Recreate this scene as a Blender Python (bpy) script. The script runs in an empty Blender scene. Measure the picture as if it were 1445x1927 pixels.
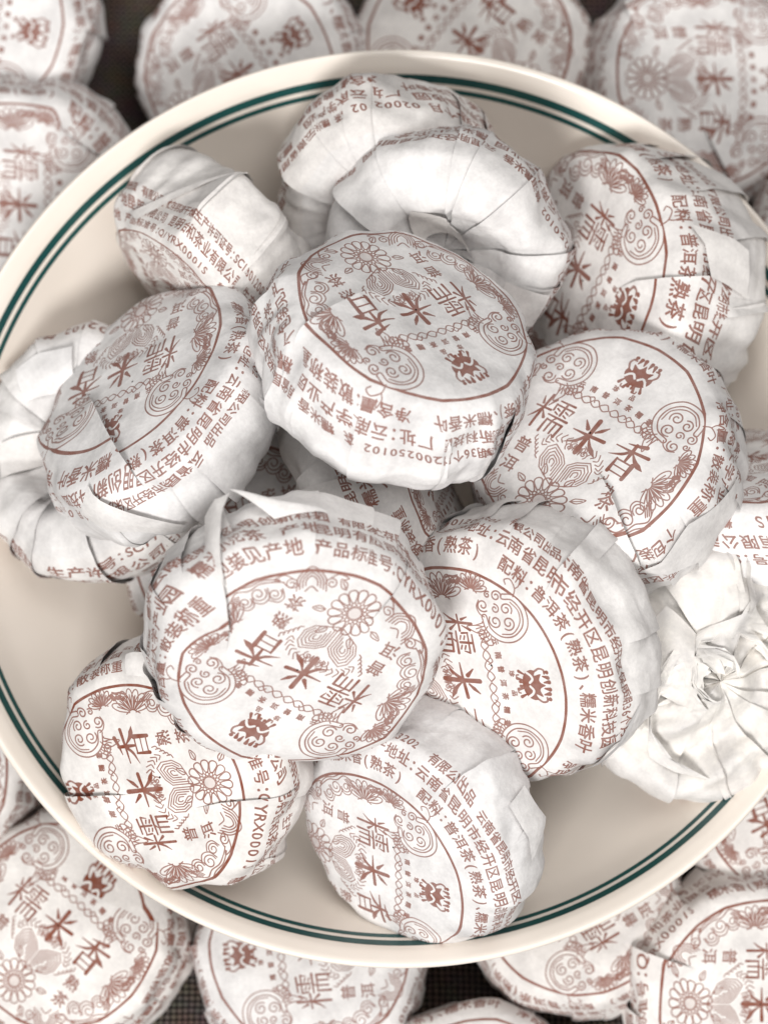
import bpy, bmesh, math, random
import numpy as np
from mathutils import Vector, Matrix

# ------------------------------------------------------------------ camera, world, lamps, exposure
SC = bpy.context.scene
COL = SC.collection
U = 0.01                                   # everything below is written in centimetres
RIM_Z, RIM_R = 3.0, 5.36                   # dish rim height and radius
TILT = math.radians(10.0)
DIST = 45.0
W0, H0 = 1445.0, 1927.0                    # pixel frame of the photograph
F_PX = 164.0 * DIST
AIM = Vector((-0.174, -0.155, RIM_Z))
FWD = Vector((0, math.sin(TILT), -math.cos(TILT)))
UPV = Vector((0, math.cos(TILT), math.sin(TILT)))
RGT = Vector((1, 0, 0))
CAM = AIM - FWD * DIST

cam = bpy.data.cameras.new("camera")
camo = bpy.data.objects.new("camera", cam)
COL.objects.link(camo)
camo.matrix_world = Matrix((
    (RGT.x, UPV.x, -FWD.x, CAM.x * U), (RGT.y, UPV.y, -FWD.y, CAM.y * U),
    (RGT.z, UPV.z, -FWD.z, CAM.z * U), (0, 0, 0, 1)))
cam.sensor_fit = 'VERTICAL'
cam.sensor_height = 36.0
cam.lens = 36.0 * F_PX / H0
cam.clip_start, cam.clip_end = 0.02, 20.0
cam.dof.use_dof = True
cam.dof.focus_distance = (DIST - 1.6) * U
cam.dof.aperture_fstop = cam.lens / 7.0
cam.dof.aperture_blades = 0
SC.camera = camo

world = bpy.data.worlds.new("World")
SC.world = world
world.use_nodes = True
world.node_tree.nodes["Background"].inputs[0].default_value = (1.0, 0.985, 0.965, 1)
world.node_tree.nodes["Background"].inputs[1].default_value = 0.36
SC.view_settings.view_transform = 'Standard'
SC.view_settings.look = 'None'
SC.view_settings.exposure = 0.0
SC.view_settings.gamma = 1.0


def area_lamp(name, loc, aim, size, power, col):
    l = bpy.data.lights.new(name, 'AREA')
    l.shape = 'SQUARE'
    l.size = size * U
    l.energy = power
    l.color = col
    o = bpy.data.objects.new(name, l)
    COL.objects.link(o)
    o.location = Vector(loc) * U
    d = (Vector(aim) - Vector(loc)).normalized()
    o.rotation_euler = d.to_track_quat('-Z', 'Y').to_euler()
    return o


area_lamp("softbox", (-17, -56, 70), (0, -1, 2.5), 26, 7.0, (1.0, 0.985, 0.965))
area_lamp("top_softbox", (12, 10, 55), (0, 0, 2), 30, 1.15, (1.0, 0.975, 0.95))


# ------------------------------------------------------------------ helpers
def ray(u, v):
    return (FWD * F_PX + RGT * (u - W0 / 2) - UPV * (v - H0 / 2)).normalized()


def at_z(u, v, z):
    d = ray(u, v)
    return CAM + d * ((z - CAM.z) / d.z)


def on_plane(u, v, c, n):
    d = ray(u, v)
    return CAM + d * ((c - CAM).dot(n) / d.dot(n))


def link(name, me, mat=None, parent=None):
    o = bpy.data.objects.new(name, me)
    if mat:
        me.materials.append(mat)
    COL.objects.link(o)
    if parent:
        o.parent = parent
    return o


def mesh_np(name, V, F, uv=None, smooth=True):
    me = bpy.data.meshes.new(name)
    V = np.asarray(V, float) * U
    F = np.asarray(F, np.int32)
    me.vertices.add(len(V))
    me.vertices.foreach_set("co", V.ravel())
    k = F.shape[1]
    me.loops.add(F.size)
    me.loops.foreach_set("vertex_index", F.ravel())
    me.polygons.add(len(F))
    me.polygons.foreach_set("loop_start", np.arange(0, F.size, k, dtype=np.int32))
    me.update(calc_edges=True)
    if uv is not None:
        l = me.uv_layers.new(name="paper")
        l.data.foreach_set("uv", np.asarray(uv, np.float32)[F.ravel()].ravel())
    me.polygons.foreach_set("use_smooth", np.full(len(F), smooth))
    me.validate()
    return me


# ------------------------------------------------------------------ the print on the wrappers, drawn stroke by stroke
PR = 2.2                                   # half width of the printed sheet, cm
NP_ = 3072
PPC = NP_ / (2 * PR)
INK = np.zeros((NP_, NP_), np.float32)
RING = 1.30                                # radius of the printed ring, cm


def px(p):
    p = np.asarray(p, float)
    return (p + PR) * PPC


def brush(pts, ws, val=1.0, erase=False):
    """a stroke through pts (cm) with a width (cm) at every point"""
    P = px(pts)
    if np.isscalar(ws):
        ws = [ws] * len(P)
    R = np.maximum(np.asarray(ws, float) * PPC / 2, 0.4)
    for a, b, ra, rb in zip(P[:-1], P[1:], R[:-1], R[1:]):
        m = max(ra, rb) + 1.5
        x0, x1 = int(max(0, min(a[0], b[0]) - m)), int(min(NP_, max(a[0], b[0]) + m + 1))
        y0, y1 = int(max(0, min(a[1], b[1]) - m)), int(min(NP_, max(a[1], b[1]) + m + 1))
        if x1 <= x0 or y1 <= y0:
            continue
        X = np.arange(x0, x1)[None, :] + .5 - a[0]
        Y = np.arange(y0, y1)[:, None] + .5 - a[1]
        d = b - a
        L = max(d @ d, 1e-9)
        t = np.clip((X * d[0] + Y * d[1]) / L, 0, 1)
        q = np.hypot(X - t * d[0], Y - t * d[1])
        c = np.clip(ra + t * (rb - ra) - q + .5, 0, 1) * val
        s = INK[y0:y1, x0:x1]
        if erase:
            s[:] = np.minimum(s, 1 - c)
        else:
            s[:] = np.maximum(s, c)


def fill(pts, val=1.0, erase=False):
    P = px(pts)
    x0, y0 = np.maximum(0, np.floor(P.min(0))).astype(int)
    x1, y1 = np.minimum(NP_, np.ceil(P.max(0)) + 1).astype(int)
    if x1 <= x0 or y1 <= y0:
        return
    X = np.arange(x0, x1)[None, :] + .5
    Y = np.arange(y0, y1)[:, None] + .5
    ins = np.zeros((y1 - y0, x1 - x0), bool)
    for a, b in zip(P, np.roll(P, -1, 0)):
        if a[1] == b[1]:
            continue
        c = (Y >= min(a[1], b[1])) & (Y < max(a[1], b[1]))
        ins ^= c & (X < a[0] + (Y - a[1]) * (b[0] - a[0]) / (b[1] - a[1]))
    s = INK[y0:y1, x0:x1]
    s[ins] = 0 if erase else np.maximum(s[ins], val)


def smooth_path(pts, n=10):
    P = np.asarray(pts, float)
    P = np.vstack([2 * P[0] - P[1], P, 2 * P[-1] - P[-2]])
    out = []
    for i in range(1, len(P) - 2):
        t = np.linspace(0, 1, n, endpoint=False)[:, None]
        p0, p1, p2, p3 = P[i - 1:i + 3]
        out.append(.5 * (2 * p1 + (p2 - p0) * t + (2 * p0 - 5 * p1 + 4 * p2 - p3) * t ** 2 + (3 * p1 - p0 - 3 * p2 + p3) * t ** 3))
    out.append(P[-2:-1])
    return np.vstack(out)


class Place:
    """local ornament frame -> sheet"""
    def __init__(s, x, y, size, rot=0, flip=1):
        s.o = np.array((x, y)) * RING
        s.k = size * RING
        c, n = math.cos(math.radians(rot)), math.sin(math.radians(rot))
        s.m = np.array(((c, -n), (n, c)))
        s.f = flip

    def __call__(s, pts):
        p = np.asarray(pts, float) * (s.f, 1) * s.k
        return p @ s.m.T + s.o


LW = 0.0155                                # fine line


def line(pl, pts, w=LW, val=.9):
    brush(pl(smooth_path(pts)), w, val)


def double(pl, pts, w, lw=LW):
    p = pl(smooth_path(pts))
    brush(p, w + lw, .9)
    brush(p, w - lw, erase=True)


def spiral(cx, cy, r, a0, turns, n=26, shrink=.25):
    t = np.linspace(0, 1, n)
    a = math.radians(a0) + t * turns * 2 * math.pi
    rr = r * (1 - t * (1 - shrink))
    return np.stack([cx + rr * np.cos(a), cy + rr * np.sin(a)], 1)


def cloud(x, y, size, rot, flip):
    P = Place(x, y, size, rot, flip)
    double(P, [(.3, -.8), (-.25, -.88), (-.78, -.55), (-.98, .1), (-.72, .72), (-.1, .98), (.5, .82), (.72, .45)], .06, LW * 1.15)
    line(P, [(-.62, -.4), (-.76, .1), (-.5, .58), (-.05, .76), (.4, .62)])
    for cx, cy, r, a, t in ((.22, .3, .27, 150, -1.35), (-.32, .12, .3, 240, -1.4), (-.05, -.42, .3, 330, -1.4), (.42, -.16, .2, 20, 1.2),
                            (.86, .16, .24, 110, -1.35), (.74, -.62, .27, 170, 1.35), (1.05, -.2, .15, 60, -1.2)):
        line(P, spiral(cx, cy, r, a, t), LW * 1.2)
    line(P, [(.3, -.8), (.5, -.92), (.8, -.9), (1.0, -.7)])
    line(P, [(-.1, -.88), (-.3, -1.2), (-.7, -1.3), (-.85, -1.05), (-.6, -1.0)])
    line(P, [(-.3, -1.2), (-.1, -1.5), (.25, -1.75), (.15, -1.35), (.0, -1.1)])
    line(P, [(.55, .85), (.8, 1.1), (1.2, 1.1), (1.3, .85), (1.12, .8)])
    line(P, [(.8, 1.1), (.85, 1.35), (1.15, 1.6), (1.02, 1.28)])


def lotus(x, y, size, rot, flip):
    P = Place(x, y, size, rot, flip)
    for k in range(7):
        a = math.radians(-66 + k * 22)
        c, s = math.sin(a), math.cos(a)
        pt = [(-.06, .15), (-.16, .6), (-.11, .9), (0, 1.0), (.11, .9), (.16, .6), (.06, .15)]
        line(P, [(q * s + r * c, -q * c + r * s) for q, r in pt])
        line(P, [(r * c, r * s) for r in (.35, .75)])
    line(P, [(-.35, -.05), (0, .12), (.35, -.05)])


def scrolls(x, y, size, rot, flip):
    P = Place(x, y, size, rot, flip)
    for k in range(3):
        ox, oy, r = -.75 + k * .72, (.15, -.1, .12)[k], (.34, .4, .33)[k]
        line(P, spiral(ox, oy, r, 200, -1.5))
        line(P, [(ox - r * 1.25, oy - .15), (ox - r, oy + r * .9), (ox, oy + r * 1.35), (ox + r, oy + r * .7)])
    line(P, [(-1.35, -.3), (-.9, -.45), (-.3, -.55), (.3, -.4), (.9, -.5), (1.35, -.1)])
    line(P, [(-1.2, -.48), (-.5, -.68), (.2, -.6), (.9, -.7)])
    line(P, [(1.2, -.1), (1.3, .3), (1.6, .5), (1.75, .3)])
    line(P, [(-1.3, -.3), (-1.5, .1), (-1.9, .15), (-1.75, -.1)])
    for k in range(4):
        line(P, [(.85 + .1 * k, -.3), (.95 + .1 * k, .0), (1.0 + .11 * k, .22)])


def crest(x, y, size, rot, flip):
    P = Place(x, y, size, rot, flip)
    for k in range(4):
        m = 1 - .2 * k
        line(P, [(-.7 * m, -.5 + .1 * k), (-.62 * m, .25 * m), (0, .75 * m), (.62 * m, .25 * m), (.7 * m, -.5 + .1 * k)])
    line(P, spiral(.95, -.1, .3, 180, -1.4))
    line(P, spiral(-.95, -.1, .3, 0, 1.4))
    line(P, [(.9, .2), (1.3, .35), (1.75, .1), (1.5, .05)])
    line(P, [(-.9, .2), (-1.3, .35), (-1.75, .1), (-1.5, .05)])
    line(P, [(-.3, -.5), (0, -.25), (.3, -.5)])


def flower(x, y, size):
    P = Place(x, y, size)
    line(P, spiral(0, 0, .27, 0, 1, 40, 1), LW * 1.1)
    fill(P(spiral(0, 0, .24, 0, 1, 40, 1)), .28)
    for k in range(14):
        a = 2 * math.pi * k / 14
        c, s = math.cos(a), math.sin(a)
        line(P, spiral(.39 * c, .39 * s, .075, 0, 1, 14, 1), LW * .9)
        pt = [(-.06, .5), (-.17, .82), (-.13, .97), (0, 1.02), (.13, .97), (.17, .82), (.06, .5), (-.06, .5)]
        line(P, [(r * c - q * s, r * s + q * c) for q, r in pt], LW * 1.1)
    for f in (1, -1):
        P = Place(x, y, size, 0, f)
        for a in (20, -38, 62):
            ca, sa = math.cos(math.radians(a)), math.sin(math.radians(a))
            pt = [(1.12, 0), (1.3, .13), (1.62, .02), (1.35, -.12), (1.12, 0)]
            line(P, [(p * ca - q * sa, p * sa + q * ca) for p, q in pt])
            line(P, [(1.15 * ca, 1.15 * sa), (1.5 * ca, 1.5 * sa)])


def fret(x, y, size):
    for f in (1, -1):
        P = Place(x, y, size, 0, f)
        c = np.array((.52, -.05))
        base = np.array([(.06, -.78), (.06, .12), (.3, .36), (.78, .58), (1.0, .35), (1.02, -.1), (.82, -.42), (.06, -.78)])
        for k in (1.0, .8, .6, .4, .2):
            pts = c + (base - c) * (k, k)
            brush(P(pts[:-1] if k < .9 else pts), LW * .95, .9)
        for k in range(9):
            a = math.radians(12 + k * 16)
            o = (.5 + .62 * math.cos(a), .3 + .45 * math.sin(a))
            line(P, [o, (o[0] + .16 * math.cos(a - .6), o[1] + .2 * math.sin(a - .6)), (o[0] + .24 * math.cos(a + .2), o[1] + .34 * math.sin(a + .2))], LW)
        for k in range(5):
            line(P, [(1.12 + .1 * k, -.2 + .13 * k), (1.24 + .1 * k, -.12 + .13 * k), (1.22 + .1 * k, .03 + .13 * k)], LW)
        line(P, spiral(.32, .72, .16, -60, 1.2), LW)
    P = Place(x, y, size)
    for k in (-1, 0, 1):
        line(P, [(k * .2 - .07, .62), (k * .2 - .08, .85), (k * .2 + .05, .95), (k * .2 + .1, .75)], LW)


def emblem(x, y, size):
    P = Place(x, y, size)
    body = smooth_path([(-.78, .12), (-.82, -.2), (-.6, -.55), (-.2, -.72), (.2, -.72), (.6, -.55), (.82, -.2), (.78, .12),
                        (.52, .02), (.62, .4), (.3, .28), (.14, .36), (0, .62), (-.14, .36), (-.3, .28), (-.62, .4), (-.52, .02), (-.78, .12)], 8)
    fill(P(body))
    for f in (1, -1):
        P = Place(x, y, size, 0, f)
        brush(P(smooth_path([(.1, -.3), (.3, -.12), (.5, -.2), (.66, -.42)])), .028, erase=True)
        line(P, [(.78, .1), (.92, .35), (.85, .6), (.66, .62)], .026)
        for a, b in (((.5, .5), (.44, .8)), ((.16, .55), (.2, .85)), ((.76, .62), (.74, .78))):
            brush(P([a, b]), [.018, .05])
            fill(P(spiral(b[0], b[1], .1, 0, 1, 16, 1)))
        for a, b in (((.22, -.7), (.3, -1.02)), ((.55, -.58), (.7, -.88)), ((.1, -.7), (.12, -.86))):
            brush(P([a, b]), [.02, .04])
            fill(P(spiral(b[0], b[1], .085, 0, 1, 16, 1)))
        line(P, [(.3, -1.02), (.46, -1.05), (.5, -.92)], .02)


def leaf_row(y):
    for f in (1, -1):
        P = Place(0, y, .5, 0, f)
        for k in range(5):
            x = .1 + .19 * k
            yy = -.03 - .012 * k
            line(P, [(x - .09, yy), (x, yy + .08), (x + .1, yy), (x, yy - .06), (x - .09, yy)], LW)
            if k % 2:
                line(P, [(x + .04, yy + .02), (x + .1, yy + .1), (x + .18, yy + .06)], LW)
        for k in range(6):
            line(P, [(.72 + .06 * k, -.1 - .02 * k), (.77 + .06 * k, .05 - .02 * k), (.84 + .05 * k, .1 - .03 * k)], LW)


HAN = {
    '米': [([(.18, .86), (.36, .68)], [.03, .1]), ([(.84, .95), (.72, .8), (.6, .68)], [.03, .09, .05]),
          ([(.03, .50), (.5, .53), (.96, .57)], [.03, .075, .09]), ([(.5, 1.0), (.5, .5), (.49, .0)], [.11, .1, .12]),
          ([(.46, .5), (.3, .27), (.03, .08)], [.08, .07, .015]), ([(.54, .5), (.7, .3), (.84, .2), (1.0, .1)], [.03, .08, .11, .02])],
    '香': [([(.76, 1.0), (.55, .93), (.28, .87)], [.1, .07, .02]), ([(.03, .70), (.5, .73), (.97, .78)], [.03, .06, .08]),
          ([(.5, .93), (.5, .68), (.5, .43)], [.08, .09, .06]), ([(.46, .7), (.3, .54), (.0, .40)], [.07, .07, .015]),
          ([(.54, .7), (.72, .54), (.86, .47), (1.02, .42)], [.03, .09, .12, .02]),
          ([(.28, .40), (.28, .0)], [.05, .09]), ([(.28, .39), (.75, .40)], .04), ([(.74, .42), (.74, -.02)], [.11, .09]),
          ([(.28, .21), (.72, .21)], .032), ([(.28, .03), (.72, .03)], .035)],
    '糯': [([(.06, .88), (.14, .7)], [.03, .08]), ([(.4, .93), (.3, .7)], [.08, .03]), ([(.02, .58), (.44, .62)], [.05, .07]),
          ([(.23, 1.0), (.22, .02)], [.08, .08]), ([(.21, .56), (.12, .36), (.0, .2)], [.07, .06, .02]), ([(.27, .52), (.4, .36)], [.03, .09]),
          ([(.52, .96), (.95, .99)], [.05, .07]), ([(.48, .84), (.5, .66)], [.05, .06]), ([(.48, .83), (1.0, .86), (.96, .7)], [.05, .06, .03]),
          ([(.74, .97), (.74, .6)], .07), ([(.57, .74), (.66, .71)], .05), ([(.57, .63), (.66, .6)], .05),
          ([(.82, .75), (.91, .72)], .05), ([(.82, .64), (.91, .61)], .05),
          ([(.46, .5), (1.02, .53)], [.05, .08]), ([(.74, .52), (.66, .4)], [.06, .04]),
          ([(.52, .38), (.51, .0)], [.06, .08]), ([(.52, .37), (.98, .39), (.97, .03), (.88, .07)], [.05, .07, .08, .03]),
          ([(.67, .36), (.66, .06)], .06), ([(.82, .37), (.81, .06)], .06)],
}


def hand_char(ch, x, y, size):
    P = Place(x, y, size)
    thin = .8 if ch == '糯' else 1.0
    for pts, w in HAN[ch]:
        p = np.asarray(pts, float) - .5
        k = size * RING
        w = np.asarray(w) * k * 1.2 * thin if not np.isscalar(w) else w * k * 1.2 * thin
        if len(p) > 2 and ch != '糯':
            t = np.linspace(0, 1, len(p))
            sp = smooth_path(p, 8)
            w = np.interp(np.linspace(0, 1, len(sp)), t, w)
            p = sp
        brush(P(p), w)


_glyph = {}


def glyph(ch):
    if ch not in _glyph:
        cu = bpy.data.curves.new("glyph", 'FONT')
        cu.body = ch
        ob = bpy.data.objects.new("glyph", cu)
        COL.objects.link(ob)
        ev = ob.evaluated_get(bpy.context.evaluated_depsgraph_get())
        me = ev.to_mesh()
        me.calc_loop_triangles()
        V = np.array([v.co[:2] for v in me.vertices]).reshape(-1, 2)
        T = np.array([t.vertices[:] for t in me.loop_triangles], int).reshape(-1, 3)
        ev.to_mesh_clear()
        bpy.data.objects.remove(ob)
        bpy.data.curves.remove(cu)
        _glyph[ch] = (V, T)
    return _glyph[ch]


def stamp(ch, cx, cy, size, ang, sx=1.0, bold=.004):
    """one printed character centred at (cx, cy) cm, up direction turned by ang"""
    V, T = glyph(ch)
    if not len(T):
        return
    mid = (V[:, 0].min() + V[:, 0].max()) / 2
    p = (V - (mid, .38)) * (sx, 1) * size
    c, s = math.cos(ang), math.sin(ang)
    p = px(p @ np.array(((c, s), (-s, c))) + (cx, cy))
    # grow the strokes a little: real ink spreads
    for tri in T:
        q = p[tri]
        x0, y0 = np.floor(q.min(0) - 1.2).astype(int)
        x1, y1 = np.ceil(q.max(0) + 2.2).astype(int)
        if x0 < 0 or y0 < 0 or x1 > NP_ or y1 > NP_:
            continue
        X = np.arange(x0, x1)[None, :] + .5
        Y = np.arange(y0, y1)[:, None] + .5
        d = []
        ar = (q[1, 0] - q[0, 0]) * (q[2, 1] - q[0, 1]) - (q[2, 0] - q[0, 0]) * (q[1, 1] - q[0, 1])
        if abs(ar) < 1e-6:
            continue
        if ar < 0:
            q = q[::-1]
        for k in range(3):
            a, b = q[k], q[(k + 1) % 3]
            L = math.hypot(*(b - a)) + 1e-9
            d.append(((b[0] - a[0]) * (Y - a[1]) - (b[1] - a[1]) * (X - a[0])) / L)
        c = np.clip(np.minimum(np.minimum(d[0], d[1]), d[2]) + .5 + bold * PPC, 0, 1)
        s_ = INK[y0:y1, x0:x1]
        s_[:] = np.maximum(s_, c * .95)


def ring_text(txt, radius, size, anchor, pitch, sx=1.0):
    """clockwise round the sheet, tops outward; character number `anchor` stands at the emblem"""
    narrow = set("()（）/:、：0123456789QYRXSC ")
    adv = [(.62 if ch in narrow else 1.0) * pitch for ch in txt]
    kf = 2 * math.pi * radius / sum(adv)
    adv = [x * kf for x in adv]
    k0 = txt.index(anchor)
    pos = np.cumsum([0] + adv[:-1]) + np.array(adv) / 2
    pos -= pos[k0]
    for ch, d in zip(txt, pos):
        if ch == ' ':
            continue
        a = math.pi / 2 - d / radius
        stamp(ch, radius * math.cos(a), radius * math.sin(a), size, a - math.pi / 2, sx)


def draw_sheet():
    t = np.linspace(0, 2 * math.pi, 260)
    brush(np.stack([RING * np.cos(t), RING * np.sin(t)], 1), .034)
    emblem(0, .715, .165)
    for k, ch in enumerate("珍品"):
        stamp(ch, (-.09 + .18 * k) * RING, .50 * RING, .075, 0)
    for k, ch in enumerate("云南普洱茶糯香"):
        a = (k - 3) * .125
        stamp(ch, a * RING, (.405 - .16 * a * a) * RING, .085, -a * .35)
    leaf_row(.305)
    for ch, x in zip("糯米香", (-.43, 0, .43)):
        hand_char(ch, x, .0, .345)
    for k, ch in enumerate("普洱"):
        stamp(ch, -.47 * RING, (-.34 - .2 * k) * RING, .2, 0)
    for k, ch in enumerate("熟茶"):
        stamp(ch, .47 * RING, (-.34 - .2 * k) * RING, .2, 0)
    fret(0, -.34, .245)
    flower(0, -.70, .215)
    for f in (1, -1):
        cloud(.6 * f, .49, .215, -24 * f, f)
        lotus(.74 * f, -.1, .22, -90 * f, f)
        scrolls(.9 * f, .03, .06, 85 * f, f)
        scrolls(.75 * f, -.43, .175, 55 * f, f)
        crest(.47 * f, -.77, .17, -148 * f, f)
        lotus(.82 * f, .2, .16, -75 * f, f)
    ring_text("产品标准号：Q/YRX0001S  糯米香(熟茶)  配料：普洱茶(熟茶)、糯米香叶  净含量：散装称重  个包装见产地 ",
              1.55, .185, '、', .182)
    ring_text("昆明合和茶业有限公司  生产地址：云南省昆明市经开区昆明创新科技园 厂址：云南大学产业园  糯米香小沱茶 产地昆明有限公司 ",
              1.79, .185, '创', .192)
    ring_text("生产许可证号：SC11453012003202  有限公司出品 云南省昆明市经开区保质期36个月 0200250102 普洱茶 糯米香 云南省昆明市经开区昆明创新科技园 有限公司 贮存阴凉干燥处 ",
              2.01, .152, '保', .152, 1.0)


draw_sheet()
IMG = bpy.data.images.new("wrapper_print", NP_, NP_, alpha=False, float_buffer=False)
IMG.colorspace_settings.name = 'Non-Color'
_b = np.ones((NP_, NP_, 4), np.float32)
_b[..., :3] = INK[..., None]
IMG.pixels.foreach_set(_b.ravel())
IMG.update()
IMG.pack()
del _b


# ------------------------------------------------------------------ materials
def new_mat(name):
    m = bpy.data.materials.new(name)
    m.use_nodes = True
    nt = m.node_tree
    return m, nt, nt.nodes["Principled BSDF"]


def N(nt, t, **kw):
    n = nt.nodes.new(t)
    for k, v in kw.items():
        if k.startswith('i_'):
            n.inputs[k[2:].replace('_', ' ')].default_value = v
        else:
            setattr(n, k, v)
    return n


def paper_mat(name, printed, warm=0.0):
    m, nt, b = new_mat(name)
    L = nt.links.new
    tc = N(nt, 'ShaderNodeTexCoord')
    n1 = N(nt, 'ShaderNodeTexNoise', i_Scale=150.0, i_Detail=7.0, i_Roughness=.68)
    L(tc.outputs['Object'], n1.inputs['Vector'])
    r1 = N(nt, 'ShaderNodeValToRGB')
    r1.color_ramp.elements[0].position, r1.color_ramp.elements[1].position = .30, .60
    r1.color_ramp.elements[0].color = (.60, .585, .585, 1)
    r1.color_ramp.elements[1].color = (.835 + warm * .01, .82, .815 - warm * .03, 1)
    L(n1.outputs['Fac'], r1.inputs['Fac'])
    n2 = N(nt, 'ShaderNodeTexNoise', i_Scale=2300.0, i_Detail=3.0)
    L(tc.outputs['Object'], n2.inputs['Vector'])
    mr = N(nt, 'ShaderNodeMapRange')
    mr.inputs['To Min'].default_value, mr.inputs['To Max'].default_value = .88, 1.07
    L(n2.outputs['Fac'], mr.inputs['Value'])
    mul = N(nt, 'ShaderNodeMix', data_type='RGBA', blend_type='MULTIPLY')
    mul.inputs['Factor'].default_value = 1
    L(r1.outputs['Color'], mul.inputs['A'])
    L(mr.outputs['Result'], mul.inputs['B'])
    ob = N(nt, 'ShaderNodeObjectInfo')
    tf = N(nt, 'ShaderNodeMath', operation='MULTIPLY')
    tf.inputs[1].default_value = .75
    L(ob.outputs['Random'], tf.inputs[0])
    tint = N(nt, 'ShaderNodeMix', data_type='RGBA', blend_type='MULTIPLY')
    tint.inputs['B'].default_value = (1.0, .968, .925, 1)
    L(tf.outputs['Value'], tint.inputs['Factor'])
    L(mul.outputs['Result'], tint.inputs['A'])
    last = tint.outputs['Result']
    if printed:
        im = N(nt, 'ShaderNodeTexImage', image=IMG, extension='CLIP', interpolation='Linear')
        uv = N(nt, 'ShaderNodeUVMap', uv_map='paper')
        L(uv.outputs['UV'], im.inputs['Vector'])
        n3 = N(nt, 'ShaderNodeTexNoise', i_Scale=900.0, i_Detail=3.0)
        L(tc.outputs['Object'], n3.inputs['Vector'])
        m3 = N(nt, 'ShaderNodeMapRange')
        m3.inputs['From Min'].default_value, m3.inputs['From Max'].default_value = .3, .7
        m3.inputs['To Min'].default_value, m3.inputs['To Max'].default_value = .86, 1.0
        L(n3.outputs['Fac'], m3.inputs['Value'])
        mm = N(nt, 'ShaderNodeMath', operation='MULTIPLY')
        L(im.outputs['Color'], mm.inputs[0])
        L(m3.outputs['Result'], mm.inputs[1])
        oi = N(nt, 'ShaderNodeObjectInfo')
        m5 = N(nt, 'ShaderNodeMapRange')
        m5.inputs['To Min'].default_value, m5.inputs['To Max'].default_value = .90, 1.0
        L(oi.outputs['Random'], m5.inputs['Value'])
        m6 = N(nt, 'ShaderNodeMath', operation='MULTIPLY')
        L(mm.outputs['Value'], m6.inputs[0])
        L(m5.outputs['Result'], m6.inputs[1])
        mx = N(nt, 'ShaderNodeMix', data_type='RGBA')
        L(m6.outputs['Value'], mx.inputs['Factor'])
        L(last, mx.inputs['A'])
        mx.inputs['B'].default_value = (.195, .042, .015, 1)
        last = mx.outputs['Result']
    L(last, b.inputs['Base Color'])
    b.inputs['Roughness'].default_value = .62
    b.inputs['Specular IOR Level'].default_value = .22
    # fine paper tooth and tiny wrinkles
    n4 = N(nt, 'ShaderNodeTexNoise', i_Scale=520.0, i_Detail=6.0, i_Roughness=.6)
    L(tc.outputs['Object'], n4.inputs['Vector'])
    bp = N(nt, 'ShaderNodeBump', i_Strength=.28)
    bp.inputs['Distance'].default_value = .00035
    L(n4.outputs['Fac'], bp.inputs['Height'])
    # soft creases left by folding: bent lines between flat patches
    nw = N(nt, 'ShaderNodeTexNoise', i_Scale=90.0, i_Detail=2.0)
    L(tc.outputs['Object'], nw.inputs['Vector'])
    wm = N(nt, 'ShaderNodeVectorMath', operation='MULTIPLY_ADD')
    wm.inputs[1].default_value = (.006,) * 3
    L(nw.outputs['Color'], wm.inputs[0])
    L(tc.outputs['Object'], wm.inputs[2])
    prev = bp
    for sc, dist, st in ((110.0, .0011, .36), (330.0, .0004, .34)):
        vo = N(nt, 'ShaderNodeTexVoronoi', feature='F1', i_Scale=sc)
        L(wm.outputs['Vector'], vo.inputs['Vector'])
        b2 = N(nt, 'ShaderNodeBump', i_Strength=st)
        b2.inputs['Distance'].default_value = dist
        L(vo.outputs['Distance'], b2.inputs['Height'])
        L(prev.outputs['Normal'], b2.inputs['Normal'])
        prev = b2
    L(prev.outputs['Normal'], b.inputs['Normal'])
    return m


M_PRINT = paper_mat("printed_tissue_paper", True)
M_PAPER = paper_mat("plain_tissue_paper", False)
M_WARM = paper_mat("plain_cream_tissue_paper", False, 1.0)


def glaze_mat():
    m, nt, b = new_mat("cream_glaze")
    L = nt.links.new
    tc = N(nt, 'ShaderNodeTexCoord')
    n = N(nt, 'ShaderNodeTexNoise', i_Scale=60.0, i_Detail=4.0)
    L(tc.outputs['Object'], n.inputs['Vector'])
    r = N(nt, 'ShaderNodeValToRGB')
    r.color_ramp.elements[0].position, r.color_ramp.elements[1].position = .3, .7
    r.color_ramp.elements[0].color = (.82, .745, .665, 1)
    r.color_ramp.elements[1].color = (.86, .79, .715, 1)
    L(n.outputs['Fac'], r.inputs['Fac'])
    L(r.outputs['Color'], b.inputs['Base Color'])
    b.inputs['Roughness'].default_value = .2
    b.inputs['Specular IOR Level'].default_value = .5
    return m


def line_mat():
    m, nt, b = new_mat("teal_underglaze")
    L = nt.links.new
    tc = N(nt, 'ShaderNodeTexCoord')
    n = N(nt, 'ShaderNodeTexNoise', i_Scale=150.0, i_Detail=3.0)
    L(tc.outputs['Object'], n.inputs['Vector'])
    r = N(nt, 'ShaderNodeValToRGB')
    r.color_ramp.elements[0].color = (.006, .052, .060, 1)
    r.color_ramp.elements[1].color = (.012, .092, .078, 1)
    L(n.outputs['Fac'], r.inputs['Fac'])
    L(r.outputs['Color'], b.inputs['Base Color'])
    b.inputs['Roughness'].default_value = .35
    return m


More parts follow.
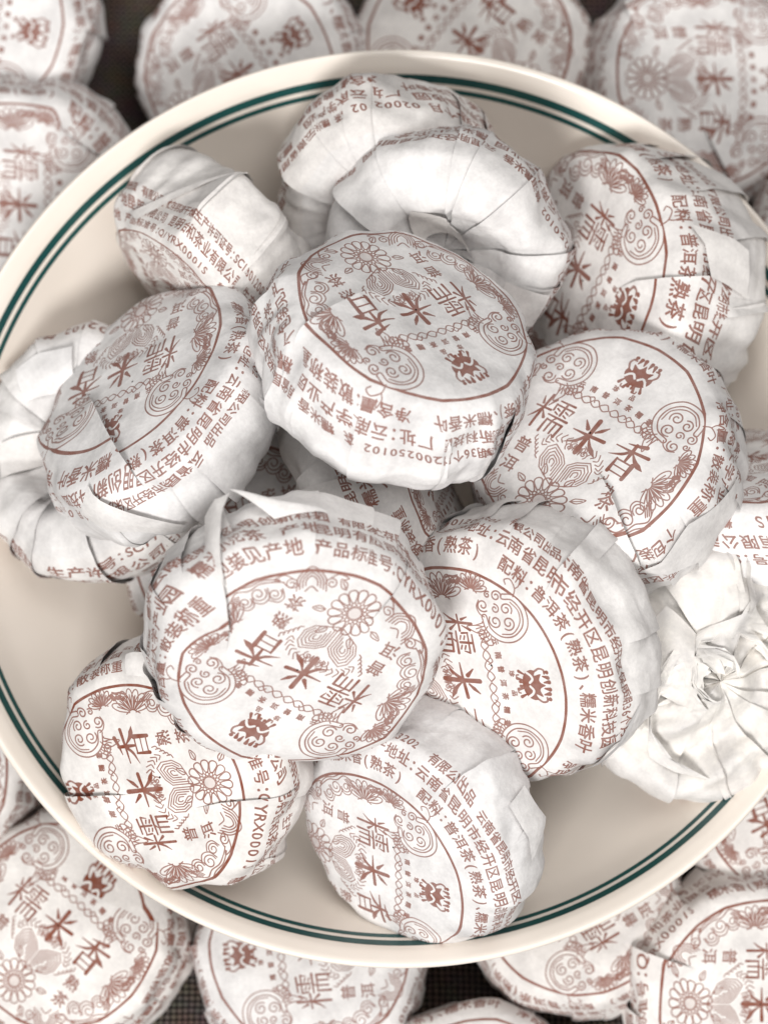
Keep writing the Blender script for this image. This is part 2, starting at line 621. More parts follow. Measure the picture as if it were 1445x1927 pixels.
def cloth_mat():
    m, nt, b = new_mat("dark_brown_weave")
    L = nt.links.new
    tc = N(nt, 'ShaderNodeTexCoord')
    nz = N(nt, 'ShaderNodeTexNoise', i_Scale=120.0, i_Detail=2.0)
    L(tc.outputs['Object'], nz.inputs['Vector'])
    mad = N(nt, 'ShaderNodeVectorMath', operation='MULTIPLY_ADD')
    mad.inputs[1].default_value = (.0006,) * 3
    L(nz.outputs['Color'], mad.inputs[0])
    L(tc.outputs['Object'], mad.inputs[2])
    h = []
    for ax in ('X', 'Y'):
        w = N(nt, 'ShaderNodeTexWave', wave_type='BANDS', bands_direction=ax, wave_profile='SIN')
        w.inputs['Scale'].default_value = 430.0      # thread pitch about 0.6 mm
        L(mad.outputs['Vector'], w.inputs['Vector'])
        h.append(w)
    mn = N(nt, 'ShaderNodeMath', operation='MULTIPLY')
    L(h[0].outputs['Fac'], mn.inputs[0])
    L(h[1].outputs['Fac'], mn.inputs[1])
    big = N(nt, 'ShaderNodeTexNoise', i_Scale=400.0, i_Detail=3.0)
    L(tc.outputs['Object'], big.inputs['Vector'])
    r = N(nt, 'ShaderNodeValToRGB')
    r.color_ramp.elements[0].position, r.color_ramp.elements[1].position = .0, .75
    r.color_ramp.elements[0].color = (.013, .009, .008, 1)
    r.color_ramp.elements[1].color = (.33, .25, .215, 1)
    L(mn.outputs['Value'], r.inputs['Fac'])
    mx = N(nt, 'ShaderNodeMix', data_type='RGBA', blend_type='MULTIPLY')
    mx.inputs['Factor'].default_value = .6
    L(r.outputs['Color'], mx.inputs['A'])
    L(big.outputs['Color'], mx.inputs['B'])
    L(mx.outputs['Result'], b.inputs['Base Color'])
    b.inputs['Roughness'].default_value = .9
    b.inputs['Specular IOR Level'].default_value = .15
    bp = N(nt, 'ShaderNodeBump', i_Strength=.8)
    bp.inputs['Distance'].default_value = .0004
    L(mn.outputs['Value'], bp.inputs['Height'])
    L(bp.outputs['Normal'], b.inputs['Normal'])
    return m


M_GLAZE, M_LINE, M_CLOTH = glaze_mat(), line_mat(), cloth_mat()

# ------------------------------------------------------------------ cloth and dish
g = 120
gx, gy = np.meshgrid(np.linspace(-30, 30, g), np.linspace(-30, 30, g))
gz = .012 * np.sin(gx * .9 + .4 * gy) * np.sin(gy * .7)
idx = np.arange(g * g).reshape(g, g)
F = np.stack([idx[:-1, :-1], idx[:-1, 1:], idx[1:, 1:], idx[1:, :-1]], -1).reshape(-1, 4)
o = link("woven_cloth", mesh_np("woven_cloth", np.stack([gx, gy, gz], -1).reshape(-1, 3), F), M_CLOTH)
o['kind'] = 'structure'


def lathe(name, prof, mat, parent, n=256, closed=False):
    prof = np.asarray(prof, float)
    t = np.linspace(0, 2 * math.pi, n, endpoint=False)
    V = np.stack([prof[:, 0][None] * np.cos(t)[:, None], prof[:, 0][None] * np.sin(t)[:, None],
                  np.broadcast_to(prof[:, 1][None], (n, len(prof)))], -1)
    idx = np.arange(n * len(prof)).reshape(n, -1)
    idx = np.vstack([idx, idx[:1]])
    if closed:
        idx = np.hstack([idx, idx[:, :1]])
    F = np.stack([idx[:-1, :-1], idx[1:, :-1], idx[1:, 1:], idx[:-1, 1:]], -1).reshape(-1, 4)
    return link(name, mesh_np(name, V.reshape(-1, 3), F), mat, parent)


INNER = [(0.01, 1.0), (1.2, 1.0), (2.3, 1.02), (3.0, 1.12), (3.6, 1.38), (4.2, 1.80), (4.7, 2.28), (5.0, 2.68), (5.11, 2.845)]
RIMP = [(5.16, 2.895), (5.22, 2.94), (5.285, 2.982), (5.33, 2.994), (5.357, 2.97), (5.361, 2.93), (5.345, 2.86)]
OUTER = [(5.25, 2.72), (4.95, 2.36), (4.5, 1.92), (3.9, 1.45), (3.3, 1.08), (2.8, .86), (2.55, .76), (2.5, .3), (2.45, .02), (2.3, .02), (2.22, .3), (2.15, .66), (1.0, .7), (0.01, .7)]
dish = bpy.data.objects.new("dish", None)
COL.objects.link(dish)
dish['label'] = "round cream glazed dish with two thin green lines inside its rim, heaped with wrapped tea"
dish['category'] = "dish"
inner = smooth_path(INNER, 8)
lathe("well", inner, M_GLAZE, dish)
lathe("rim", smooth_path([INNER[-1]] + RIMP + [OUTER[0]], 8), M_GLAZE, dish)
lathe("underside", smooth_path(OUTER, 6), M_GLAZE, dish)
ri = np.argsort(inner[:, 0])


def wall_z(r):
    return np.interp(r, inner[ri, 0], inner[ri, 1])


for r0, r1 in ((5.035, 5.098), (4.955, 4.998)):
    rr = np.linspace(r0, r1, 5)
    zz = wall_z(rr) + .006
    slope = np.gradient(zz, rr)
    lathe("green_line", np.stack([rr, zz], 1), M_LINE, dish)

# ------------------------------------------------------------------ a wrapped tea cake
PROFILE = smooth_path([(0, 1.40), (.35, 1.398), (.7, 1.388), (1.05, 1.36), (1.27, 1.315), (1.40, 1.235), (1.475, 1.10), (1.525, .85), (1.54, .55),
                       (1.505, .30), (1.40, .12), (1.22, .04), (1.0, .0), (.82, .03), (.66, .14), (.52, .24), (.36, .31), (.18, .35), (0, .36)], 14)
PROFILE[:, 0] = np.maximum(PROFILE[:, 0], 0)
_ds = np.hypot(*np.diff(PROFILE, axis=0).T)
PS = np.concatenate([[0], np.cumsum(_ds)])
SMAX = PS[-1]
S_SIDE = float(np.interp(.10, PROFILE[::-1, 1][:], PS[::-1])) if False else PS[np.argmin(np.hypot(PROFILE[:, 0] - 1.30, PROFILE[:, 1] - .10))]


def sstep(a, b, x):
    t = np.clip((x - a) / (b - a), 0, 1)
    return t * t * (3 - 2 * t)


class Cake:
    def __init__(s, seed, squash=1.0, taper=0.0, crumple=1.0, base_crumple=1.0, npoly=None, swirl=0.0, dome=0.0, twist=0.0, facet=.82, pleat=1.0):
        s.facet = facet
        s.twist = twist
        R = np.random.RandomState(seed)
        s.R, s.squash, s.taper, s.crumple, s.bc, s.dome = R, squash, taper, crumple, base_crumple, dome
        n = npoly or R.randint(13, 19)
        a = (np.arange(n) + R.uniform(-.3, .3, n)) * 2 * math.pi / n + R.uniform(0, 6.28)
        s.phi = np.sort(a % (2 * math.pi))
        s.n = n
        s.slant = R.uniform(-.12, .12, n) + swirl
        s.s0 = R.uniform(1.36, 1.85, n)
        s.hp = R.uniform(.012, .045, n) * np.where(R.rand(n) < .7, 1, .15) * pleat
        s.pw = R.uniform(.3, 1.6, n)
        s.pw /= s.pw.sum()
        d = R.normal(size=(9, 3))
        d /= np.linalg.norm(d, axis=1)[:, None]
        s.wd, s.wf, s.wp = d, R.uniform(.5, 2.3, 9), R.uniform(0, 9, 9)
        s.we = R.normal(size=(9, 3))
        s.rj = R.uniform(.985, 1.02, n)                # corner radii of the paper polygon
        s.zj = R.uniform(-.05, .05, n)
        s.off = np.zeros(2)
        s.folds = []

    def cells(s, th):
        """which pleat cell an (unslanted) angle lies in, and how far along it"""
        p = np.concatenate([s.phi, [s.phi[0] + 2 * math.pi]])
        t = (th - s.phi[0]) % (2 * math.pi) + s.phi[0]
        k = np.clip(np.searchsorted(p, t, side='right') - 1, 0, s.n - 1)
        return k, (t - p[k]) / (p[k + 1] - p[k])

    def surf(s, th, S, cell=None, frac=None, calm=1.0):
        """th: angle before slant, S: arc length from the middle of the face -> xyz"""
        if cell is None:
            cell, frac = s.cells(th)
        r = np.interp(S, PS, PROFILE[:, 0])
        z = np.interp(S, PS, PROFILE[:, 1])
        k2 = (cell + 1) % s.n
        w = sstep(.95, 1.65, S)
        # straight chords between pleats
        p = np.concatenate([s.phi, [s.phi[0] + 2 * math.pi]])
        half = (p[cell + 1] - p[cell]) / 2
        dth = (np.clip(frac, -.2, 1.2) - .5) * 2 * half
        chord = np.cos(half) / np.cos(dth)
        f01 = np.clip(frac, 0, 1)
        cr = s.rj[cell] * (1 - f01) + s.rj[k2] * f01
        dim = sstep(SMAX - .1, SMAX - 1.0, S)
        wb = w * dim
        r = r * (1 + wb * ((1 + s.facet * (chord - 1)) * 1.025 * cr - 1))
        z = z + (s.zj[cell] * (1 - f01) + s.zj[k2] * f01) * w * dim
        sl = s.slant[cell] * (1 - f01) + s.slant[k2] * f01
        ang = th + sl * np.maximum(0, S - 1.3)
        z = 1.4 - (1.4 - z) * s.squash
        r = r * (1 + s.taper * (z - .7))
        if s.twist:
            b = sstep(S_SIDE - .3, S_SIDE + .5, S)
            z = z - b * s.twist * np.maximum(0, z) * .9
            a2 = ang + .8 * np.sin(2 * ang + 1) + .45 * np.sin(3 * ang + 2 + S) + .5 * np.sin(S * 2.1)
            fo = sstep(SMAX - .1, SMAX - 1.0, S)
            z = z - b * s.twist * .16 * (1 - np.abs((a2 * 4 / (2 * math.pi)) % 1 - .5) * 4) * (.25 + .75 * fo)
            z = z - b * s.twist * .055 * (1 - np.abs((a2 * 9 / (2 * math.pi) + .4 * np.sin(4 * S + ang)) % 1 - .5) * 4) * fo
            z = z - s.twist * .22 * sstep(SMAX - .75, SMAX - .2, S)
        z = z + s.dome * np.maximum(0, 1 - (r / 1.35) ** 2) * (S < 1.6)
        # profile normal
        r_ = np.interp(np.clip(S + .02, 0, SMAX), PS, PROFILE[:, 0]) - np.interp(np.clip(S - .02, 0, SMAX), PS, PROFILE[:, 0])
        z_ = np.interp(np.clip(S + .02, 0, SMAX), PS, PROFILE[:, 1]) - np.interp(np.clip(S - .02, 0, SMAX), PS, PROFILE[:, 1])
        L = np.hypot(r_, z_) + 1e-9
        nr, nz = -z_ / L, r_ / L
        # pleat: the sheet climbs towards the edge that laps over its neighbour
        ramp = sstep(0, .35, S - s.s0[cell])
        ramp2 = sstep(0, .35, S - s.s0[k2])
        h = s.hp[cell] * ramp * (1 - f01) ** 1.5 - .3 * s.hp[k2] * ramp2 * f01 ** 3
        h = h * (1 + 1.2 * sstep(S_SIDE - .4, S_SIDE + .3, S)) * sstep(SMAX, SMAX - .5, S)
        P = np.stack([r * np.cos(ang), r * np.sin(ang), z], -1)
        Nn = np.stack([nr * np.cos(ang), nr * np.sin(ang), nz], -1)
        # crumple: triangle waves give flat facets with creases
        c = 0
        for i in range(9):
            x = P @ s.wd[i] * s.wf[i] + s.wp[i] + .28 * np.sin(P @ s.we[i] * 1.1 + i)
            c = c + (np.abs((x % 1) - .5) * 4 - 1) * (.017 / (.45 + s.wf[i] * .6))
        wt = (.35 + .75 * sstep(1.1, 1.7, S)) * s.crumple + 2.2 * sstep(S_SIDE - .25, S_SIDE + .25, S) * (s.bc - .6)
        for m, am in ((15, .020), (27, .014)):
            x = ang * m / (2 * math.pi) + .35 * np.sin(3 * ang + s.wp[0]) + .2 * np.sin(2.2 * S + s.wp[1] + 5 * ang) + s.wp[2]
            mask = .5 + .5 * np.sin(2 * ang + s.wp[3] + m) * np.sin(5 * ang + s.wp[4])
            c = c + (np.abs((x % 1) - .5) * 4 - 1) * am * mask * sstep(1.2, 1.75, S) * sstep(S_SIDE + .5, S_SIDE - .2, S)
        P = P + Nn * ((h + c * wt) * calm)[:, None]
        return P, Nn

    def uv(s, th, S, cell, frac):
        r = np.interp(S, PS, PROFILE[:, 0])
        D = 2 * math.pi * np.clip(1 - r / np.maximum(S, 1e-6), 0, .6) * sstep(1.25, 1.5, S)
        cum = np.concatenate([[0], np.cumsum(s.pw)])
        a = s.phi[0] + (th - s.phi[0]) * (1 - D / (2 * math.pi)) + D * (cum[cell] + s.pw[0] * 0)
        q = np.stack([S * np.cos(a), S * np.sin(a)], -1)
        return q

    def build(s, ncol=132, nrow=104):
        cols, cel, frc, ext = [], [], [], []
        p = np.concatenate([s.phi, [s.phi[0] + 2 * math.pi]])
        for k in range(s.n):
            m = max(4, int(round(ncol * (p[k + 1] - p[k]) / (2 * math.pi))))
            f = np.linspace(0, 1, m + 1)
            cols += list(p[k] + f * (p[k + 1] - p[k]))
            cel += [k] * (m + 1)
            frc += list(f)
            e = np.zeros(m + 1)
            e[-1] = 1
            ext += list(e)
        cols, cel, frc, ext = map(np.array, (cols, cel, frc, ext))
        S = np.concatenate([np.linspace(0.012, 1.2, int(nrow * .32), endpoint=False), np.linspace(1.2, SMAX - .01, nrow - int(nrow * .32))])
        TH, SS = np.meshgrid(cols, S, indexing='ij')
        CE, _ = np.meshgrid(cel, S, indexing='ij')
        FR, _ = np.meshgrid(frc, S, indexing='ij')
        EX, _ = np.meshgrid(ext, S, indexing='ij')
        n0, n1 = TH.shape
        TH, SS, CE, FR, EX = (x.ravel() for x in (TH, SS, CE, FR, EX))
        P, Nn = s.surf(TH, SS, CE, FR)
        q = s.uv(TH, SS, CE, FR)
        # tuck the covered edge of every pleat under its neighbour
        k2 = (CE + 1) % s.n
        tuck = EX * sstep(0, .3, SS - s.s0[k2]) * sstep(SMAX - .2, SMAX - .9, SS)
        T = np.stack([-np.sin(TH), np.cos(TH), 0 * TH], -1)
        P = P + T * (tuck * .09)[:, None] - Nn * (tuck * .012)[:, None]
        idx = np.arange(n0 * n1).reshape(n0, n1)
        idc = np.vstack([idx, idx[:1]])
        F = np.stack([idc[:-1, :-1], idc[:-1, 1:], idc[1:, 1:], idc[1:, :-1]], -1)
        # a pleat starts beyond its s0: before that the two columns are one and the same
        rowS = (S[:-1] + S[1:]) / 2
        keep = np.ones(F.shape[:2], bool)
        for i in np.where(ext == 1)[0]:
            keep[i] = False
            j = (i + 1) % n0
            m = S < s.s0[(cel[i] + 1) % s.n] + .04
            F[F == -1] = 0
            remap = np.arange(n0 * n1)
            remap[idx[i][m]] = idx[j][m]
            F[i - 1] = remap[F[i - 1]]
        Srow = np.broadcast_to(rowS[None], F.shape[:2])
        F = F[..., ::-1]
        return P, q, F.reshape(-1, 4), keep.ravel(), Srow.ravel(), SS, TH

    def apply_folds(s, P, q, F, uvq):
        return P, q, F


def cut_fold(me, th, S, P, uvq, F, folds):
    """lay a crease across the face: beyond the line the sheet laps over the print by `skip`"""
    bm = bmesh.new()
    la = [bm.verts.layers.float.new(n) for n in ("px", "py", "pz", "ux", "uy")]
    qx, qy = S * np.cos(th), S * np.sin(th)
    vs = []
    D = np.column_stack([P, uvq])
    for i in range(len(S)):
        v = bm.verts.new((qx[i], qy[i], 0))
        for l, x in zip(la, D[i]):
            v[l] = x
        vs.append(v)
    for f in F:
        try:
            bm.faces.new([vs[i] for i in f])
        except ValueError:
            pass
    for q1, q2, qs, skip, h in folds:
        q1, q2, qs = (Vector((x[0], x[1], 0)) for x in (q1, q2, qs))
        t = (q2 - q1).normalized()
        n = Vector((-t.y, t.x, 0))
        if n.dot(qs - q1) < 0:
            n = -n
        ln = (q2 - q1).length
        geom = [f for f in bm.faces if -.05 < (f.calc_center_median() - q1).dot(t) < ln + .6 and f.calc_center_median().length < 2.6]
        ed = {e for f in geom for e in f.edges}
        vv = {v for f in geom for v in f.verts}
        r = bmesh.ops.bisect_plane(bm, geom=list(geom) + list(ed) + list(vv), plane_co=q1, plane_no=n, dist=1e-5)
        cut = [e for e in r['geom_cut'] if isinstance(e, bmesh.types.BMEdge)]
        bmesh.ops.split_edges(bm, edges=cut)
        for v in bm.verts:
            rel = v.co - q1
            a = rel.dot(t)
            d = rel.dot(n)
            if not (0 < a < ln + .55) or not v.link_faces or d > 1.2:
                continue
            side = d > 1e-5 or (abs(d) <= 1e-5 and sum((f.calc_center_median() - q1).dot(n) for f in v.link_faces) > 0)
            fade = min(1.0, a / .35) * max(0.0, min(1.0, (ln + .5 - a) / .3))
            nz = v.co.length
            if side:
                k = math.exp(-max(d, 0) / .3) * h * fade
                m = math.exp(-(max(d, 0) / .7) ** 2) * fade * skip
                out = min(1.0, max(0.0, (nz - 1.25) / .4))
                if nz > 1e-6:
                    v[la[0]] += v.co.x / nz * k * out
                    v[la[1]] += v.co.y / nz * k * out
                v[la[2]] += k * (1 - out)
                v[la[3]] += n.x * m
                v[la[4]] += n.y * m
                pull = math.exp(-max(d, 0) / .12) * fade * .05
                v[la[0]] -= n.x * pull
                v[la[1]] -= n.y * pull
            elif abs(d) < 1e-5:
                v[la[2]] -= .004 * fade
    bm.verts.index_update()
    P = np.array([[v[la[0]], v[la[1]], v[la[2]]] for v in bm.verts])
    uvq = np.array([[v[la[3]], v[la[4]]] for v in bm.verts])
    faces = [[v.index for v in f.verts] for f in bm.faces]
    bm.free()
    me.from_pydata((P * U).tolist(), [], faces)
    l = me.uv_layers.new(name="paper")
    li = np.empty(len(me.loops), np.int32)
    me.loops.foreach_get("vertex_index", li)
    l.data.foreach_set("uv", (uvq / (2 * PR) + .5)[li].astype(np.float32).ravel())
    me.polygons.foreach_set("use_smooth", np.ones(len(me.polygons), bool))


def flap(cake, corners, parent, name="fold_flap", mat=None, n=12, curl=0.0):
    """a loose corner of the sheet lying on the cake: corners (degrees, arc length, height)"""
    C = np.array(corners, float)
    if len(C) == 3:
        C = np.vstack([C, C[2:]])
    a, b = np.meshgrid(np.linspace(0, 1, n), np.linspace(0, 1, n), indexing='ij')
    w = np.stack([(1 - a) * (1 - b), a * (1 - b), a * b, (1 - a) * b], -1).reshape(-1, 4)
    Q = w @ C
    th, S = np.radians(Q[:, 0]), np.clip(Q[:, 1], .02, SMAX - .02)
    P, Nn = cake.surf(th, S, calm=.25)
    hh = Q[:, 2] + curl * np.sin(math.pi * a.ravel()) * np.sin(math.pi * b.ravel())
    P = P + Nn * (hh + .035)[:, None]
    ce, fr = cake.cells(th)
    uv = cake.uv((th - cake.phi[0]) % (2 * math.pi) + cake.phi[0], S, ce, fr) * cake.ps - cake.off
    idx = np.arange(n * n).reshape(n, n)
    F = np.stack([idx[:-1, :-1], idx[1:, :-1], idx[1:, 1:], idx[:-1, 1:]], -1).reshape(-1, 4)
    me = mesh_np(name, P, F, uv / (2 * PR) + .5)
    return link(name, me, mat or M_PAPER, parent)


def view_dir(deg, tilt):
    """direction leaning `tilt` from the line of sight towards image angle `deg`"""
    t, d = math.radians(tilt), math.radians(deg)
    return (RGT * (math.sin(t) * math.cos(d)) + UPV * (math.sin(t) * math.sin(d)) - FWD * math.cos(t)).normalized()


GROUPS = {'dish': "wrapped tea cakes heaped in the dish", 'cloth': "wrapped tea cakes lying on the dark cloth"}


def place(label, where, seed, c, z, a, deg, tilt, emb=None, pc=None, roll=0, base=False, folds=(), flaps=(), warm=False, split=False, pscale=1.0, **kw):
    """c: pixel of the face middle (or base middle), z: its height, a: half width of the ring in pixels"""
    cake = Cake(seed, **kw)
    p0 = at_z(c[0], c[1], z)
    depth = (p0 - CAM).dot(FWD)
    scale = a / (F_PX / depth) / (1.53 if base else RING)
    n = view_dir(deg, tilt)
    if base:
        n = -n
    if emb is not None:
        cen = p0
        if pc is not None:
            cen = on_plane(pc[0], pc[1], p0, n)
        e = on_plane(emb[0], emb[1], p0, n)
        ey = e - cen
        ey = (ey - n * n.dot(ey)).normalized()
    else:
        ey = UPV - n * n.dot(UPV)
        if ey.length < .2:
            ey = RGT - n * n.dot(RGT)
        ey = (Matrix.Rotation(math.radians(roll), 3, n) @ ey).normalized()
        cen = p0
    ex = ey.cross(n)
    off = np.array((ex.dot(cen - p0), ey.dot(cen - p0))) / scale
    cake.off = off
    org = p0 if base else p0 - n * (1.4 * scale)
    root = bpy.data.objects.new("wrapped_tea", None)
    COL.objects.link(root)
    root.empty_display_size = .01
    root.matrix_world = Matrix((
        (ex.x * scale, ey.x * scale, n.x * scale, org.x * U), (ex.y * scale, ey.y * scale, n.y * scale, org.y * U),
        (ex.z * scale, ey.z * scale, n.z * scale, org.z * U), (0, 0, 0, 1)))
    root['label'] = label
    root['category'] = "wrapped tea"
    root['group'] = GROUPS[where]
    P, q, F, keep, Srow, SS, TH = cake.build(190, 140) if where == 'dish' else cake.build()
    M3 = np.array(((ex.x, ey.x, n.x), (ex.y, ey.y, n.y), (ex.z, ey.z, n.z))) * scale
    rel = P @ M3.T + np.array(org) - np.array(CAM)
    dz = rel @ np.array(FWD)
    PXU = W0 / 2 + F_PX * (rel @ np.array(RGT)) / dz
    PXV = H0 / 2 - F_PX * (rel @ np.array(UPV)) / dz

    def look(u, v):
        d2 = (PXU - u) ** 2 + (PXV - v) ** 2
        k = d2 < d2.min() + 90
        i = np.where(k)[0][np.argmin(dz[k])]
        return TH[i], SS[i]
    q = q * pscale - off
    cake.ps = pscale
    uv = q / (2 * PR) + .5
    if folds:
        me = bpy.data.meshes.new("wrapper")
        fl = []
        for a_, b_, c_, sk, hh in folds:
            fl.append([(lambda ts: (ts[1] * math.cos(ts[0]), ts[1] * math.sin(ts[0])))(look(*x)) for x in (a_, b_, c_)] + [sk, hh])
        cut_fold(me, TH, SS, P, q, F[keep], fl)
        link("wrapper", me, M_PRINT, root)
    elif base or split:
        top = keep & (Srow < S_SIDE)
        bot = keep & (Srow >= S_SIDE)
        for nm, sel, mt in (("wrapper", top, M_PRINT), ("gathered_base", bot, M_WARM if warm else M_PAPER)):
            f = F[sel]
            u, inv = np.unique(f.ravel(), return_inverse=True)
            link(nm, mesh_np(nm, P[u], inv.reshape(-1, 4), uv[u]), mt, root)
    else:
        link("wrapper", mesh_np("wrapper", P, F[keep], uv), M_PRINT, root)
    for f in flaps:
        cs = []
        for u, v, hh in f[0]:
            t_, s_ = look(u, v)
            t_ = math.degrees(t_)
            if cs:
                t_ = cs[0][0] + (t_ - cs[0][0] + 180) % 360 - 180
            cs.append((t_, s_, hh))
        flap(cake, cs, root, mat={'w': M_PAPER, 'p': M_PRINT, 'c': M_WARM}[f[1]], curl=f[2] if len(f) > 2 else 0)
    return root, cake


# --- heaped in the dish (pixel positions are measured in the photograph and turned into places on the heap)
place("topmost wrapped tea in the middle of the heap, printed face tilted to the far side", 'dish', 11,
      (783, 582), 5.4, 226, 66, 49, emb=(870, 678),
      folds=[((720, 532), (600, 600), (600, 650), .10, .06)])
place("wrapped tea with a paper corner standing up behind its ringed face, nearest below the topmost", 'dish', 12,
      (560, 1263), 5.35, 234, -80, 37, emb=(470, 1385), pc=(572, 1268), squash=.92,
      folds=[((428, 1235), (402, 1040), (370, 1120), .22, .10), ((690, 1190), (758, 1112), (780, 1170), .12, .04)],
      flaps=[([(420, 1110, .0), (446, 965, .30), (392, 985, .10), (382, 1070, .0)], 'w', .02),
             ([(442, 963, .28), (520, 950, .08), (620, 962, .0), (520, 975, .0)], 'w')])
place("wrapped tea right of the topmost, face up, large characters running down to the right", 'dish', 13,
      (1110, 815), 4.25, 222, 122, 34, emb=(1200, 705), pc=(1106, 822),
      folds=[((1120, 880), (1165, 1010), (1080, 960), .16, .10)],
      flaps=[([(1392, 890, .03), (1285, 990, .06), (1195, 1075, .03), (1320, 1060, .01)], 'w')])
place("wrapped tea facing left, between the corner-up wrapper and the crumpled plain one", 'dish', 14,
      (925, 1252), 4.35, 222, 212, 38, emb=(1010, 1290), pc=(870, 1280),
      folds=[((1010, 1130), (1110, 1010), (1120, 1080), .12, .06)],
      flaps=[([(1205, 1320, .03), (1120, 1445, .05), (1060, 1478, .02), (1160, 1410, .02)], 'w')])
place("wrapped tea touching the lower left rim with a dark tear beside its emblem", 'dish', 15,
      (302, 1462), 3.9, 207, 215, 30, emb=(162, 1500), pc=(272, 1487), squash=.9,
      folds=[((360, 1525), (495, 1512), (430, 1560), .10, .05), ((235, 1500), (140, 1510), (170, 1560), .10, .08)],
      flaps=[([(240, 1268, .04), (330, 1300, .02), (300, 1230, .06), (235, 1235, .04)], 'w')])
place("wrapped tea lowest in the dish, leaning left above the bottom green lines", 'dish', 16,
      (738, 1596), 3.5, 202, 215, 45, emb=(830, 1692), pc=(700, 1638), squash=.92,
      folds=[((820, 1500), (950, 1430), (900, 1500), .12, .06)],
      flaps=[([(985, 1478, .05), (1035, 1540, .03), (1000, 1620, .02), (960, 1520, .02)], 'w')])
place("wrapped tea at the left with a crease folded across its emblem", 'dish', 17,
      (250, 718), 4.15, 222, 135, 55, emb=(205, 800), pc=(232, 695), squash=.82,
      folds=[((155, 735), (222, 860), (120, 810), .28, .08)],
      flaps=[([(165, 915, .03), (352, 985, .07), (330, 1010, .01), (150, 970, .01)], 'w')])
place("wrapped tea at the far left, pale folded base half behind the creased one", 'dish', 18,
      (140, 842), 3.2, 238, 160, 24, base=True, roll=40, pscale=.8,
      flaps=[([(25, 690, .04), (140, 650, .05), (150, 770, .02), (50, 750, .02)], 'w'), ([(0, 830, .04), (95, 815, .03), (100, 870, .02), (0, 900, .02)], 'w')])
place("wrapped tea at the upper left on edge, broad blank grey side turned up", 'dish', 119,
      (326, 548), 3.1, 168, 226, 73, emb=(360, 610), squash=1.2, pscale=1.12, npoly=7, facet=1.15,
      flaps=[([(246, 392, .0), (478, 318, .02), (474, 330, .0), (256, 405, .0)], 'w')])
place("wrapped tea furthest up under the far rim, base up with fanned pleats", 'dish', 20,
      (745, 398), 3.2, 208, -80, 42, base=True, roll=30, pscale=.88, facet=1.0, npoly=13, pleat=1.6)
place("wrapped tea with a hollow dimpled white base, right behind the topmost one", 'dish', 31,
      (817, 492), 3.95, 228, 235, 27, base=True, roll=120, pscale=.88, facet=1.02, npoly=12, crumple=.8, pleat=1.7,
      flaps=[([(770, 400, .02), (850, 430, .05), (880, 480, .04), (800, 465, .03)], 'w'), ([(950, 520, .02), (1030, 560, .04), (1000, 610, .04), (930, 590, .03)], 'w')])
place("wrapped tea at the upper right leaning on the rim, white side to the right", 'dish', 22,
      (1095, 528), 2.95, 222, 178, 50, emb=(1140, 555), pc=(1085, 505), squash=1.1,
      folds=[((1150, 545), (1290, 535), (1250, 600), .12, .06)],
      flaps=[([(1300, 420, .0), (1400, 470, .03), (1405, 560, .0), (1340, 525, .02)], 'w')])
place("grey shaded wrapped tea wedged beneath the topmost one, only its lettered side showing", 'dish', 23,
      (810, 880), 3.55, 195, 25, 76, roll=200)
place("wrapped tea at the right edge with small scraps of text on top", 'dish', 24,
      (1410, 860), 2.9, 200, 95, 70, roll=60)
place("crumpled cream wrapped tea at the lower right, its gathered paper twist turned up", 'dish', 25,
      (1345, 1275), 3.4, 248, -40, 14, base=True, roll=0, warm=True, base_crumple=1.25, twist=1.0, swirl=.2,
      flaps=[([(1250, 1130, .05), (1345, 1255, .2), (1330, 1350, .16), (1210, 1230, .03)], 'c', .05),
             ([(1325, 1240, .2), (1420, 1130, .05), (1445, 1260, .03), (1370, 1320, .16)], 'c', .06),
             ([(1310, 1260, .18), (1380, 1270, .16), (1330, 1460, .03), (1230, 1420, .03)], 'c', .05)])
place("wrapped tea buried under the heap's left front, only dark slivers of print showing", 'dish', 26,
      (455, 1040), 2.6, 205, 250, 12, roll=100)

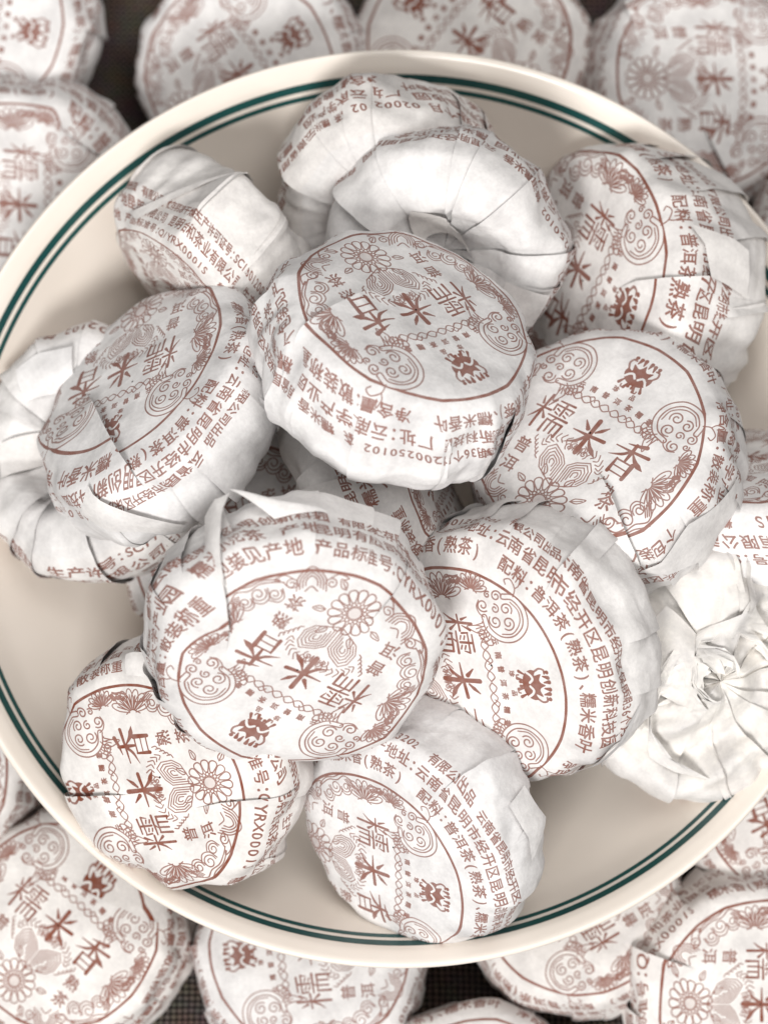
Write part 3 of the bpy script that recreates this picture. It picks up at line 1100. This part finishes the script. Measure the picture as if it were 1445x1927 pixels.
# --- lying on the cloth round the dish
CL = 1.42
place("wrapped tea in the far left corner of the cloth with its emblem in view", 'cloth', 41, (-55, 35), CL, 180, 200, 16, emb=(55, 58))
place("wrapped tea on the cloth at the far left, reading downwards, folded above its ring", 'cloth', 42, (35, 385), CL, 190, 260, 14, emb=(160, 395), folds=[((90, 215), (215, 290), (190, 200), .2, .10)])
place("wrapped tea on the cloth beyond the upper left rim, emblem at its right", 'cloth', 43, (448, 140), CL, 184, 215, 18, emb=(540, 75))
place("wrapped tea on the cloth straight beyond the far rim", 'cloth', 44, (880, 78), CL, 190, 120, 12, emb=(775, 0))
place("wrapped tea in the upper right corner, three large characters running down it", 'cloth', 45, (1345, 148), CL, 188, 30, 15, emb=(1480, 150), folds=[((1330, 235), (1375, 320), (1410, 260), .18, .10), ((1200, 60), (1180, 10), (1240, 15), .15, .07)])
place("wrapped tea just peeping in at the right side beyond the rim", 'cloth', 46, (1640, 440), CL, 180, 60, 10, roll=70)
place("wrapped tea in the near left corner, three large characters running to the right", 'cloth', 47, (110, 1742), CL, 192, 150, 14, emb=(190, 1643), folds=[((110, 1640), (235, 1700), (230, 1640), .2, .09)])
place("wrapped tea on the cloth half under the near rim, left of the middle", 'cloth', 48, (583, 1785), CL, 188, 100, 8, emb=(430, 1800))
place("wrapped tea tucked under the near right rim, upside-down text below its ring", 'cloth', 49, (1088, 1690), CL, 180, 80, 12, emb=(965, 1765))
place("wrapped tea on the cloth in the near right corner", 'cloth', 50, (1430, 1890), CL, 195, -30, 14, emb=(1570, 1890), folds=[((1310, 1830), (1215, 1790), (1230, 1850), .15, .09)])
place("wrapped tea at the right side of the cloth, only part of its ring in view", 'cloth', 51, (1510, 1510), CL, 185, 30, 8, roll=200)
place("wrapped tea cut off by the bottom edge between two others", 'cloth', 52, (905, 2110), CL, 190, 70, 10, roll=20)
place("wrapped tea at the left edge of the cloth, a pale sliver beside the dish", 'cloth', 53, (-165, 1455), CL, 180, 190, 10, roll=10)
